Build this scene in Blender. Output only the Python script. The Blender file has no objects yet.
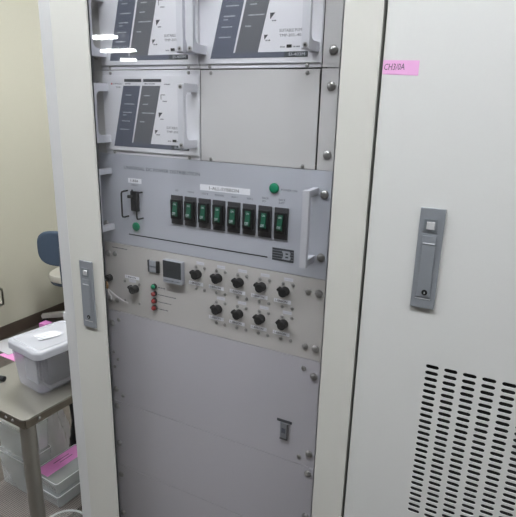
import bpy, bmesh, math, random
from mathutils import Vector, Matrix, Euler
random.seed(7)
SC = bpy.context.scene
COL = SC.collection
PI = math.pi

# ------------------------------------------------------------------ materials
def new_mat(name):
    m = bpy.data.materials.new(name); m.use_nodes = True
    nt = m.node_tree; nt.nodes.clear()
    out = nt.nodes.new('ShaderNodeOutputMaterial')
    return m, nt, out

def lin(c):
    return tuple(((v / 255) / 12.92 if v / 255 <= .04045 else ((v / 255 + .055) / 1.055) ** 2.4) for v in c) + (1,)

def pbr(name, rgb, rough=.5, metal=0., var=.04, scale=60, bump=0., spec=.5, alpha=None):
    """plain procedural surface: base colour with a faint noise variation and optional fine bump"""
    m, nt, out = new_mat(name)
    b = nt.nodes.new('ShaderNodeBsdfPrincipled')
    b.inputs['Roughness'].default_value = rough; b.inputs['Metallic'].default_value = metal
    b.inputs['Specular IOR Level'].default_value = spec
    tc = nt.nodes.new('ShaderNodeTexCoord')
    nz = nt.nodes.new('ShaderNodeTexNoise'); nz.inputs['Scale'].default_value = scale; nz.inputs['Detail'].default_value = 3
    nt.links.new(tc.outputs['Object'], nz.inputs['Vector'])
    mr = nt.nodes.new('ShaderNodeMapRange')
    mr.inputs['To Min'].default_value = 1 - var; mr.inputs['To Max'].default_value = 1 + var
    nt.links.new(nz.outputs['Fac'], mr.inputs['Value'])
    mx = nt.nodes.new('ShaderNodeVectorMath'); mx.operation = 'SCALE'
    mx.inputs[0].default_value = lin(rgb)[:3]
    nt.links.new(mr.outputs['Result'], mx.inputs['Scale'])
    nt.links.new(mx.outputs['Vector'], b.inputs['Base Color'])
    if bump:
        bp = nt.nodes.new('ShaderNodeBump'); bp.inputs['Strength'].default_value = bump; bp.inputs['Distance'].default_value = .001
        nt.links.new(nz.outputs['Fac'], bp.inputs['Height']); nt.links.new(bp.outputs['Normal'], b.inputs['Normal'])
    nt.links.new(b.outputs['BSDF'], out.inputs['Surface'])
    return m

def clear(name, tint=(.96, .96, .97), body=0., body_rgb=(200, 200, 205), rough=.02, base=.04, bump=0., bscale=30):
    """clear sheet plastic or glass: mirror by angle, see-through otherwise, with an optional milky share"""
    m, nt, out = new_mat(name)
    lw = nt.nodes.new('ShaderNodeLayerWeight'); lw.inputs['Blend'].default_value = .5
    pw = nt.nodes.new('ShaderNodeMath'); pw.operation = 'POWER'; pw.inputs[1].default_value = 5
    ma = nt.nodes.new('ShaderNodeMath'); ma.operation = 'MULTIPLY_ADD'; ma.inputs[1].default_value = 1 - base; ma.inputs[2].default_value = base
    nt.links.new(lw.outputs['Facing'], pw.inputs[0]); nt.links.new(pw.outputs[0], ma.inputs[0])
    tr = nt.nodes.new('ShaderNodeBsdfTransparent'); tr.inputs['Color'].default_value = tint + (1,)
    gl = nt.nodes.new('ShaderNodeBsdfGlossy'); gl.inputs['Roughness'].default_value = rough; gl.inputs['Color'].default_value = (1, 1, 1, 1)
    first = tr.outputs[0]
    if body > 0:
        df = nt.nodes.new('ShaderNodeBsdfDiffuse'); df.inputs['Color'].default_value = lin(body_rgb)
        tl = nt.nodes.new('ShaderNodeBsdfTranslucent'); tl.inputs['Color'].default_value = lin(body_rgb)
        a = nt.nodes.new('ShaderNodeMixShader'); a.inputs[0].default_value = .4
        nt.links.new(df.outputs[0], a.inputs[1]); nt.links.new(tl.outputs[0], a.inputs[2])
        c = nt.nodes.new('ShaderNodeMixShader'); c.inputs[0].default_value = body
        nt.links.new(tr.outputs[0], c.inputs[1]); nt.links.new(a.outputs[0], c.inputs[2])
        first = c.outputs[0]
    if bump:
        tc = nt.nodes.new('ShaderNodeTexCoord'); nz = nt.nodes.new('ShaderNodeTexNoise'); nz.inputs['Scale'].default_value = bscale
        nt.links.new(tc.outputs['Object'], nz.inputs['Vector'])
        bp = nt.nodes.new('ShaderNodeBump'); bp.inputs['Strength'].default_value = bump; bp.inputs['Distance'].default_value = .01
        nt.links.new(nz.outputs['Fac'], bp.inputs['Height']); nt.links.new(bp.outputs['Normal'], gl.inputs['Normal'])
    mix = nt.nodes.new('ShaderNodeMixShader')
    nt.links.new(ma.outputs[0], mix.inputs[0]); nt.links.new(first, mix.inputs[1]); nt.links.new(gl.outputs[0], mix.inputs[2])
    nt.links.new(mix.outputs[0], out.inputs['Surface'])
    return m

def emit(name, rgb, strength):
    m, nt, out = new_mat(name)
    e = nt.nodes.new('ShaderNodeEmission'); e.inputs['Color'].default_value = rgb + (1,); e.inputs['Strength'].default_value = strength
    nt.links.new(e.outputs[0], out.inputs['Surface'])
    return m

def checker_floor(name, a, b, scale, rough):
    m, nt, out = new_mat(name)
    bs = nt.nodes.new('ShaderNodeBsdfPrincipled'); bs.inputs['Roughness'].default_value = rough
    tc = nt.nodes.new('ShaderNodeTexCoord'); nz = nt.nodes.new('ShaderNodeTexNoise'); nz.inputs['Scale'].default_value = scale; nz.inputs['Detail'].default_value = 6
    rp = nt.nodes.new('ShaderNodeValToRGB'); rp.color_ramp.elements[0].color = lin(a); rp.color_ramp.elements[1].color = lin(b)
    rp.color_ramp.elements[0].position = .35; rp.color_ramp.elements[1].position = .65
    nt.links.new(tc.outputs['Object'], nz.inputs['Vector']); nt.links.new(nz.outputs['Fac'], rp.inputs['Fac'])
    nt.links.new(rp.outputs['Color'], bs.inputs['Base Color']); nt.links.new(bs.outputs[0], out.inputs['Surface'])
    return m

def woven(name, a, b, scale):
    """fine woven wire mesh: crossing waves over a dark ground"""
    m, nt, out = new_mat(name)
    bs = nt.nodes.new('ShaderNodeBsdfPrincipled'); bs.inputs['Roughness'].default_value = .5; bs.inputs['Metallic'].default_value = .3
    tc = nt.nodes.new('ShaderNodeTexCoord'); vals = []
    for d in ('X', 'Y'):
        w = nt.nodes.new('ShaderNodeTexWave'); w.bands_direction = d; w.inputs['Scale'].default_value = scale
        nt.links.new(tc.outputs['Object'], w.inputs['Vector']); vals.append(w.outputs['Fac'])
    mx = nt.nodes.new('ShaderNodeMath'); mx.operation = 'MAXIMUM'
    nt.links.new(vals[0], mx.inputs[0]); nt.links.new(vals[1], mx.inputs[1])
    rp = nt.nodes.new('ShaderNodeValToRGB'); rp.color_ramp.elements[0].color = lin(a); rp.color_ramp.elements[1].color = lin(b)
    rp.color_ramp.elements[0].position = .55; rp.color_ramp.elements[1].position = .9
    nt.links.new(mx.outputs[0], rp.inputs['Fac']); nt.links.new(rp.outputs['Color'], bs.inputs['Base Color'])
    bp = nt.nodes.new('ShaderNodeBump'); bp.inputs['Strength'].default_value = .5; bp.inputs['Distance'].default_value = .001
    nt.links.new(mx.outputs[0], bp.inputs['Height']); nt.links.new(bp.outputs['Normal'], bs.inputs['Normal'])
    nt.links.new(bs.outputs[0], out.inputs['Surface'])
    return m

M = dict(
    cabinet=pbr('cream_cabinet_paint', (190, 189, 185), .45, var=.015, scale=300, bump=.03),
    cabinet_cool=pbr('pale_grey_cabinet_paint', (195, 195, 195), .5, var=.015, scale=300, bump=.03),
    post=pbr('corner_post_paint', (190, 190, 192), .45, var=.01),
    inside=pbr('dark_interior', (30, 31, 32), .8),
    gasket=pbr('black_rubber', (38, 40, 40), .7),
    rail=pbr('zinc_rail', (178, 178, 186), .45, .2),
    glass=clear('door_acrylic', (.985, .985, .99), base=.055),
    plate_white=pbr('white_faceplate', (218, 218, 224), .45, var=.01),
    plate_cream=pbr('pale_cream_plate', (196, 195, 196), .5, var=.02),
    panel_blue=pbr('blue_grey_panel', (189, 192, 202), .42, .1, var=.02, scale=400, bump=.05),
    panel_beige=pbr('warm_beige_panel', (196, 193, 191), .5, var=.02, scale=400, bump=.04),
    panel_grey=pbr('lavender_grey_panel', (191, 189, 197), .5, var=.02, scale=400, bump=.04),
    stripe=pbr('slate_print', (92, 97, 112), .5, var=.02),
    stripe_grey=pbr('grey_print', (98, 100, 106), .5, var=.02),
    print_dark=pbr('dark_print', (62, 66, 72), .5),
    print_grey=pbr('grey_lettering', (84, 86, 96), .5),
    print_mid=pbr('mid_grey_lettering', (104, 106, 116), .5),
    print_light=pbr('light_lettering', (196, 200, 206), .5),
    print_red=pbr('red_print', (190, 60, 66), .5),
    alu=pbr('brushed_aluminium', (206, 207, 214), .38, .25, var=.03, scale=500),
    alu_dull=pbr('satin_grey_metal', (140, 144, 151), .38, .35, var=.03, scale=500),
    alu_dark=pbr('darker_grey_metal', (126, 131, 138), .4, .5, var=.03, scale=500),  # darker satin metal, used for the button frame
    chrome=pbr('chrome', (225, 226, 230), .25, .5, var=.01),
    screw=pbr('nickel_screw', (158, 157, 156), .3, .6, var=.03),
    black=pbr('black_plastic', (30, 31, 33), .5, spec=.3),
    black_soft=pbr('black_fabric', (26, 27, 30), .8, bump=.2, scale=200),
    charcoal=pbr('charcoal_plate', (66, 66, 70), .5),
    display=pbr('dark_display', (52, 56, 60), .35, spec=.25),
    bezel=pbr('grey_bezel', (160, 164, 172), .45),
    green=pbr('green_lens', (22, 132, 96), .3),
    green_dim=pbr('green_rocker', (36, 92, 72), .3, spec=.3),
    red=pbr('red_lens', (140, 44, 44), .25),
    tape=pbr('white_tape', (240, 241, 247), .5, var=.01),
    tape_pale=pbr('clear_tape', (212, 212, 220), .4, var=.01),
    ink=pbr('ink', (70, 68, 78), .6),
    pink=pbr('pink_tape', (216, 160, 206), .6, var=.03),
    pink_deep=pbr('pink_label', (214, 132, 196), .6, var=.05),
    wall=pbr('yellow_wallpaper', (183, 180, 165), .75, var=.025, scale=120, bump=.25),
    wall_white=pbr('white_wall', (205, 205, 198), .8, var=.02, scale=80),
    ceiling=pbr('ceiling_board', (222, 222, 218), .85, var=.03, scale=40),
    floor=checker_floor('vinyl_floor', (74, 68, 62), (90, 83, 76), 30, .45),
    base=pbr('dark_brown_skirting', (74, 64, 56), .5),
    steel=pbr('stainless_steel', (142, 139, 132), .42, .7, var=.05, scale=25),
    steel_dark=pbr('steel_skirt', (120, 112, 102), .35, .8, var=.08, scale=60),
    steel_leg=pbr('steel_tube', (150, 147, 142), .38, .75, var=.04),
    mesh=woven('wire_mesh_shelf', (40, 36, 34), (150, 142, 138), 60),
    milky=clear('milky_plastic', (.86, .86, .9), .2, (228, 228, 236), .25, .05),
    milky_lid=clear('milky_lid_plastic', (.9, .9, .92), .86, (200, 201, 208), .3, .05),
    box_highlight=clear('edge_highlight_plastic', (.95, .95, .96), .8, (238, 240, 244), .15, .08),  # whiter plastic for the painted edge highlights
    box_clear=clear('clear_box_plastic', (.93, .94, .94), .30, (242, 245, 248), .12, .07),
    bag_clear=clear('crinkled_bag_plastic', (.9, .9, .91), .45, (232, 233, 236), .12, .1, bump=.9, bscale=45),
    bowl_clear=clear('clear_tub_plastic', (.93, .94, .94), .12, (210, 212, 215), .06, .08),
    paper=pbr('white_paper', (196, 196, 200), .7, var=.01),
    paper_pink=pbr('pink_paper', (236, 160, 214), .7),
    chair_blue=pbr('blue_grey_fabric', (62, 76, 94), .85, var=.08, scale=300, bump=.3),
    chair_shell=pbr('dark_blue_shell', (52, 64, 80), .5),
    chair_beige=pbr('beige_seat_fabric', (196, 192, 183), .85, var=.04, scale=200, bump=.2),
    chair_base=pbr('grey_chair_base', (168, 164, 160), .45),
    card=pbr('grey_card', (150, 148, 144), .7),
    green_box=pbr('dark_green_card', (38, 74, 58), .6),
    lamp_body=pbr('white_lamp_body', (235, 235, 235), .5),
    outlet_frame=pbr('brown_grey_outlet_frame', (92, 86, 84), .5),
    outlet=pbr('outlet_insert', (196, 196, 190), .4),
    wire=pbr('white_wire', (214, 212, 214), .4),
    tag=pbr('tan_tag', (190, 150, 104), .6),
    lamp=emit('lamp_tube', (.96, .99, 1.), 30.),
)

# ------------------------------------------------------------------ mesh helpers
class MB:
    def __init__(self): self.bm = bmesh.new()
    def box(self, x0, x1, y0, y1, z0, z1, bev=0., seg=2):
        r = bmesh.ops.create_cube(self.bm, size=1)['verts']
        bmesh.ops.scale(self.bm, vec=(x1 - x0, y1 - y0, z1 - z0), verts=r)
        bmesh.ops.translate(self.bm, vec=((x0 + x1) / 2, (y0 + y1) / 2, (z0 + z1) / 2), verts=r)
        if bev:
            es = list({e for v in r for e in v.link_edges})
            bmesh.ops.bevel(self.bm, geom=es, offset=bev, segments=seg, affect='EDGES', profile=.5)
        return self
    def cyl(self, c, axis, r, h, seg=24, r2=None, bev=0.):
        """solid cylinder starting at c and running h along axis"""
        ax = Vector(axis).normalized(); q = Vector((0, 0, 1)).rotation_difference(ax).to_matrix().to_4x4()
        m = Matrix.Translation(Vector(c) + ax * h / 2) @ q
        vs = bmesh.ops.create_cone(self.bm, cap_ends=True, segments=seg, radius1=r, radius2=r if r2 is None else r2, depth=h, matrix=m)['verts']
        if bev:
            top = [e for v in vs for e in v.link_edges if all(((w.co - Vector(c)).dot(ax) > h * .99) for w in e.verts)]
            bmesh.ops.bevel(self.bm, geom=list(set(top)), offset=bev, segments=3, affect='EDGES', profile=.5)
        return self
    def dome(self, c, axis, r, h, seg=16, rings=5):
        ax = Vector(axis).normalized(); q = Vector((0, 0, 1)).rotation_difference(ax).to_matrix()
        prev = None; c = Vector(c)
        for i in range(rings + 1):
            a = PI / 2 * i / rings; rr, hh = r * math.cos(a), h * math.sin(a)
            if i == rings: ring = [self.bm.verts.new(c + q @ Vector((0, 0, h)))]
            else: ring = [self.bm.verts.new(c + q @ Vector((rr * math.cos(t * 2 * PI / seg), rr * math.sin(t * 2 * PI / seg), hh))) for t in range(seg)]
            if prev:
                for t in range(seg):
                    if len(ring) == 1: self.bm.faces.new((prev[t], prev[(t + 1) % seg], ring[0]))
                    else: self.bm.faces.new((prev[t], prev[(t + 1) % seg], ring[(t + 1) % seg], ring[t]))
            else: self.bm.faces.new(list(reversed(ring)))
            prev = ring
        return self
    def tube(self, pts, r, seg=10, closed=False):
        pts = [Vector(p) for p in pts]; n = len(pts); rings = []; up = None
        for i, p in enumerate(pts):
            a = pts[i - 1] if (i > 0 or closed) else pts[0]; b = pts[(i + 1) % n] if (i < n - 1 or closed) else pts[-1]
            t = (b - a).normalized()
            if up is None: up = t.orthogonal().normalized()
            up = (up - t * up.dot(t)).normalized(); s = t.cross(up)
            rr = r[i] if isinstance(r, (list, tuple)) else r
            rings.append([self.bm.verts.new(p + (up * math.cos(k * 2 * PI / seg) + s * math.sin(k * 2 * PI / seg)) * rr) for k in range(seg)])
        for i in range(n if closed else n - 1):
            A, B = rings[i], rings[(i + 1) % n]
            for k in range(seg): self.bm.faces.new((A[k], A[(k + 1) % seg], B[(k + 1) % seg], B[k]))
        if not closed: self.bm.faces.new(list(reversed(rings[0]))); self.bm.faces.new(rings[-1])
        return self
    def prism(self, poly, axis, a, b, bev=0.):
        """polygon given in the plane across `axis`, pushed from a to b along it (X: (y,z)  Y: (x,z)  Z: (x,y))"""
        def P(u, v, w): return {'X': (w, u, v), 'Y': (u, w, v), 'Z': (u, v, w)}[axis]
        A = [self.bm.verts.new(P(u, v, a)) for u, v in poly]; B = [self.bm.verts.new(P(u, v, b)) for u, v in poly]
        n = len(poly); fs = [self.bm.faces.new(A), self.bm.faces.new(list(reversed(B)))]
        for i in range(n): fs.append(self.bm.faces.new((A[i], B[i], B[(i + 1) % n], A[(i + 1) % n])))
        if bev:
            es = list({e for f in fs for e in f.edges})
            bmesh.ops.bevel(self.bm, geom=es, offset=bev, segments=2, affect='EDGES', profile=.5)
        return self
    def lathe(self, c, prof, seg=32):
        """profile of (radius, height) turned about a vertical axis through c"""
        prev = None
        for r, h in prof:
            ring = [self.bm.verts.new((c[0] + r * math.cos(k * 2 * PI / seg), c[1] + r * math.sin(k * 2 * PI / seg), c[2] + h)) for k in range(seg)]
            if prev:
                for k in range(seg): self.bm.faces.new((prev[k], prev[(k + 1) % seg], ring[(k + 1) % seg], ring[k]))
            prev = ring
        return self
    def ring(self, outer, inner, axis, a, b):
        """flat frame between two rectangles (u0,u1,v0,v1), with thickness"""
        def P(u, v, w): return {'X': (w, u, v), 'Y': (u, w, v), 'Z': (u, v, w)}[axis]
        def R(q): return [(q[0], q[2]), (q[1], q[2]), (q[1], q[3]), (q[0], q[3])]
        o, i = R(outer), R(inner)
        V = [[self.bm.verts.new(P(u, v, w)) for u, v in s] for w in (a, b) for s in (o, i)]
        oa, ia, ob, ib = V
        for k in range(4):
            j = (k + 1) % 4
            self.bm.faces.new((oa[k], oa[j], ia[j], ia[k])); self.bm.faces.new((ob[j], ob[k], ib[k], ib[j]))
            self.bm.faces.new((oa[j], oa[k], ob[k], ob[j])); self.bm.faces.new((ia[k], ia[j], ib[j], ib[k]))
        return self
    def move(self, v):
        bmesh.ops.translate(self.bm, vec=Vector(v), verts=self.bm.verts); return self
    def mesh(self, name, smooth=True, ang=35):
        bmesh.ops.recalc_face_normals(self.bm, faces=self.bm.faces)
        me = bpy.data.meshes.new(name); self.bm.to_mesh(me); self.bm.free()
        if smooth and len(me.polygons):
            me.polygons.foreach_set('use_smooth', [True] * len(me.polygons))
            try: me.set_sharp_from_angle(angle=math.radians(ang))
            except Exception: pass
        return me

ORIGIN = {}
def thing(name, loc, label, cat, group=None, rz=0):
    o = bpy.data.objects.new(name, None); COL.objects.link(o); o.location = loc; o.rotation_euler = (0, 0, rz)
    o.empty_display_size = .05
    ORIGIN[o.name] = Vector(loc); tag(o, label, cat, group); return o
def tag(o, label, cat, group=None):
    o['label'] = label; o['category'] = cat
    if group: o['group'] = group
def part(name, mb, mat, parent=None, label=None, local=False, smooth=True):
    """link a mesh as one object; shapes are written in room metres unless local (then in the thing's own axes)"""
    me = mb.mesh(name, smooth) if isinstance(mb, MB) else mb
    me.materials.clear(); me.materials.append(mat)
    o = bpy.data.objects.new(name, me); COL.objects.link(o)
    if smooth:
        wn = o.modifiers.new('flat_faces', 'WEIGHTED_NORMAL'); wn.keep_sharp = True; wn.weight = 100
    if parent is not None:
        org = ORIGIN[parent.name]; ORIGIN[o.name] = org
        if not local: me.transform(Matrix.Translation(-org))
        o.parent = parent
    else: ORIGIN[o.name] = Vector((0, 0, 0))
    if label: o['label'] = label
    return o
def again(o, d, parent=None, label=None):
    """another copy of a part (with its sub-parts) moved by d"""
    c = o.copy(); COL.objects.link(c); c.location = o.location + Vector(d)
    ORIGIN[c.name] = ORIGIN[o.name]
    if parent: c.parent = parent
    if label: c['label'] = label
    for ch in o.children:
        k = ch.copy(); COL.objects.link(k); k.parent = c; ORIGIN[k.name] = ORIGIN[o.name]
    return c
def copy_thing(o, loc, label, group=None):
    def rec(s, p):
        c = s.copy(); COL.objects.link(c)
        if p: c.parent = p
        for ch in s.children: rec(ch, c)
        return c
    c = rec(o, None); c.location = loc; c['label'] = label; ORIGIN[c.name] = Vector(loc)
    if group: c['group'] = group
    return c
def struct(name, mb, mat):
    o = part(name, mb, mat); o['kind'] = 'structure'; return o

def text_mesh(s, x, z, h, y, w=None, align='L', shear=0., bold=0.):
    """lettering lying on a plane that faces -Y: cap height h, lower left corner (x, z), squeezed to width w"""
    cu = bpy.data.curves.new('lettering', 'FONT'); cu.body = s; cu.resolution_u = 2; cu.fill_mode = 'BOTH'; cu.shear = shear
    cu.extrude = .02; cu.offset = bold
    ob = bpy.data.objects.new('lettering', cu); COL.objects.link(ob)
    bpy.context.view_layer.update()
    me = bpy.data.meshes.new_from_object(ob.evaluated_get(bpy.context.evaluated_depsgraph_get()))
    bpy.data.objects.remove(ob); bpy.data.curves.remove(cu)
    xs = [v.co.x for v in me.vertices]; ys = [v.co.y for v in me.vertices]
    sz = h / (max(ys) - min(ys)); sx = (w / (max(xs) - min(xs))) if w else sz
    W = (max(xs) - min(xs)) * sx
    ox = x - (W / 2 if align == 'C' else 0)
    x0, y0 = min(xs), min(ys)
    for v in me.vertices:
        v.co = Vector((ox + (v.co.x - x0) * sx, y - .0001 - v.co.z * .004, z + (v.co.y - y0) * sz))
    return me
def lettering(s, x, z, h, y, parent, mat, w=None, align='L', shear=0., name='lettering', bold=0.):
    return part(name, text_mesh(s, x, z, h, y, w, align, shear, bold), mat, parent, smooth=False)
def fine_print(lines, y, h, parent, mat):
    for i, l in enumerate(lines): part('fine_print', dashes([l], y, h), mat, parent, smooth=False)
def dashes(lines, y, h):
    """print too fine to read: short uneven strokes"""
    mb = MB(); rnd = random.Random(int(lines[0][0] * 1e5) + int(lines[0][2] * 1e5))
    for x0, x1, z in lines:
        x = x0
        while x < x1 - 1e-5:
            w = min(x1 - x, h * rnd.uniform(.35, 1.0)); mb.box(x, x + w, y - .00012, y + .0001, z - h / 2, z + h / 2 * rnd.uniform(.5, 1)); x += w + h * rnd.uniform(.25, .55)
    return mb
def screw_mb(x, z, r, y=0., h=None):
    h = h or r * .55
    m = MB(); m.cyl((x, y, z), (0, -1, 0), r * 1.02, r * .18, 20); m.dome((x, y - r * .16, z), (0, -1, 0), r, h, 20)
    return m
def screws(spots, r, parent, y=0., name='screw'):
    first = None
    for x, z in spots:
        if first is None: first = part(name, screw_mb(x, z, r, y), M['screw'], parent); fx, fz = x, z
        else: again(first, (x - fx, 0, z - fz))

# ------------------------------------------------------------------ the room
CEIL = 2.65
struct('floor', MB().box(-11, 4, -12.5, 3.6, -.05, 0), M['floor'])
struct('ceiling', MB().box(-11, 4, -12.5, 3.6, CEIL, CEIL + .05), M['ceiling'])
struct('wall_left', MB().box(-2.33, -2.23, .95, 3.6, 0, CEIL), M['wall'])
struct('baseboard_left', MB().box(-2.23, -2.222, .95, 3.6, 0, .088, .002), M['base'])
struct('wall_back', MB().box(-2.33, 4, 3.6, 3.7, 0, CEIL), M['wall'])
struct('wall_side', MB().box(-11, -2.33, .95, 1.05, 0, CEIL), M['wall_white'])
struct('wall_far', MB().box(-11, 4, -12.6, -12.5, 0, CEIL), M['wall_white'])
struct('wall_far_left', MB().box(-11.1, -11, -12.5, 1.0, 0, CEIL), M['wall_white'])
struct('wall_right', MB().box(4, 4.1, -12.5, 3.6, 0, CEIL), M['wall_white'])

def ceiling_light(x, y, L, label, group):
    t = thing('ceiling_light', (x, y, CEIL), label, 'light', group)
    part('housing', MB().box(x - L / 2 - .03, x + L / 2 + .03, y - .09, y + .09, CEIL - .03, CEIL, .004), M['lamp_body'], t)
    part('lamp_tube', MB().box(x - L / 2, x + L / 2, y - .07, y + .07, CEIL - .075, CEIL - .03, .012), M['lamp'], t, 'glowing white fluorescent tube cover')
    return t
g = 'fluorescent lights over the racks'
for yy, xs in ((-.67, (-2.9, -1.2, .45, 2.1)), (-3.6, (-3.3,))):
    for xx in xs:
        ceiling_light(xx, yy, 1.2, 'white fluorescent ceiling light in the rows above and in front of the racks', g)
for xx, yy in ((-.85, .95), (-.85, 2.1)):  # unseen lamps added to brighten the wall, chair and bin
    ceiling_light(xx, yy, 1.2, 'unseen fluorescent fill light added above the space between the yellow wall and the rack', 'added fill lights over the cart')
g = 'far fluorescent lights mirrored in the glass'
ceiling_light(-6.24, -6.42, 1.2, 'ceiling light mirrored as the highest bright bar in the glass door', g)
ceiling_light(-7.265, -8.3, .85, 'ceiling light mirrored as the middle bright bar in the glass door', g)
ceiling_light(-8.63, -10.2, .40, 'ceiling light mirrored as the lowest short bright bar in the glass door', g)

# wall outlet at the left edge
t = thing('wall_outlet', (-2.23, 1.30, .29), 'small brown-framed wall outlet low on the yellow wall at the left edge', 'outlet')
part('frame', MB().ring((1.262, 1.338, .232, .352), (1.275, 1.325, .245, .339), 'X', -2.238, -2.23), M['outlet_frame'], t)
part('insert', MB().box(-2.236, -2.2305, 1.276, 1.324, .246, .338, .002), M['outlet'], t, 'pale outlet insert')

# ------------------------------------------------------------------ glass-doored equipment rack
DY = -.055
rack = thing('equipment_rack', (.245, .35, 0), 'tall cream equipment rack with a clear glass door in a wide frame', 'rack cabinet')
b = MB()
b.box(-.084, -.046, -.032, .76, .02, 1.98); b.box(.538, .556, -.032, .76, .02, 1.98)
b.box(-.046, .538, -.032, .76, 1.96, 1.98); b.box(-.046, .538, -.032, .76, .02, .05); b.box(-.046, .538, .745, .76, .05, 1.96)
part('cabinet_body', b, M['cabinet'], rack)
part('plinth', MB().box(-.08, .552, -.02, .75, 0, .02), M['inside'], rack)
# left corner post stands proud beside the door, with a sloped front
part('corner_post', MB().prism([(-.0868, -.0405), (-.0420, -.0549), (-.0420, -.0335), (-.0868, -.0335)], 'Z', .02, 1.98), M['post'], rack, 'pale grey corner post left of the door')
def rail_mb(xa, xb, xr):
    m = MB(); m.box(xa, xb, .0036, .0056, .06, 1.95); m.box(xr - .001, xr + .001, .0056, .05, .06, 1.95); return m
part('mounting_rail', rail_mb(-.040, .020, -.039), M['rail'], rack)
part('mounting_rail', rail_mb(.462, .536, .535), M['rail'], rack)
def door_mb():
    m = MB(); x0, x1, z0, z1 = -.0430, .5558, .03, 1.975; a0, a1, c0, c1 = .0437, .5026, .2, 1.83
    m.box(x0, a0, DY, DY + .0044, z0, z1, .0018); m.box(a1, x1, DY, DY + .0044, z0, z1, .0018)
    m.box(x0 + .001, a0 - .026, DY + .003, -.034, z0, z1); m.box(a1 + .026, x1 - .001, DY + .003, -.034, z0, z1)
    m.box(a0 - .001, a1 + .001, DY + .0002, DY + .0044, z0 + .001, c0); m.box(a0 - .001, a1 + .001, DY + .0002, DY + .0044, c1, z1 - .001)
    return m
door = part('door', door_mb(), M['cabinet'], rack)
part('gasket', MB().ring((.0430, .5035, .1990, 1.8310), (.0446, .5024, .2005, 1.8295), 'Y', -.0506, -.0492), M['gasket'], door, 'thin black rubber strip around the glass')
part('glass_pane', MB().box(.0412, .5050, -.0492, -.0456, .1980, 1.8320), M['glass'], door, 'clear glass pane with lamp reflections')

def latch(parent, x0, x1, z0, z1):
    """flush swing handle: bevelled plate, square push button, lever, lock"""
    w = x1 - x0; h = z1 - z0; xc = (x0 + x1) / 2
    H = part('door_handle', MB().prism([(x0, z0), (x1, z0), (x1, z1), (x0, z1)], 'Y', DY - .0045, DY, .0012), M['alu_dull'], parent, 'satin grey metal flush door handle')
    y = DY - .0045
    part('button_frame', MB().ring((xc - w * .29, xc + w * .24, z1 - h * .225, z1 - h * .105), (xc - w * .2, xc + w * .16, z1 - h * .208, z1 - h * .125), 'Y', y - .0012, y + .0002), M['alu_dark'], H)
    part('push_button', MB().prism([(xc - w * .19, z1 - h * .205), (xc + w * .15, z1 - h * .205), (xc + w * .15, z1 - h * .128), (xc - w * .19, z1 - h * .128)], 'Y', y - .0022, y, .001), M['chrome'], H, 'shiny square push button')
    part('lever', MB().prism([(xc - w * .29, z0 + h * .12), (xc + w * .27, z0 + h * .12), (xc + w * .27, z1 - h * .265), (xc - w * .29, z1 - h * .265)], 'Y', y - .0018, y, .0008), M['alu_dull'], H)
    part('finger_grip', MB().box(xc - w * .25, xc + w * .23, y - .0027, y - .0017, z1 - h * .345, z1 - h * .335, .0004), M['alu'], H)
    k = MB(); k.cyl((xc + w * .05, y - .0017, z0 + h * .17), (0, -1, 0), .0040, .0009, 24)
    part('lock_cylinder', k, M['black'], H, 'round black lock')
    part('key_plug', MB().box(xc + w * .05 - .0007, xc + w * .05 + .0007, y - .0031, y - .0024, z0 + h * .158, z0 + h * .178), M['chrome'], H)
    part('lower_lip', MB().box(xc - w * .33, xc + w * .31, y - .0008, y, z0 + h * .096, z0 + h * .104, .0003), M['alu'], H)
    return H
latch(rack, -.0138, .0192, 1.1073, 1.2485)

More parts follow.
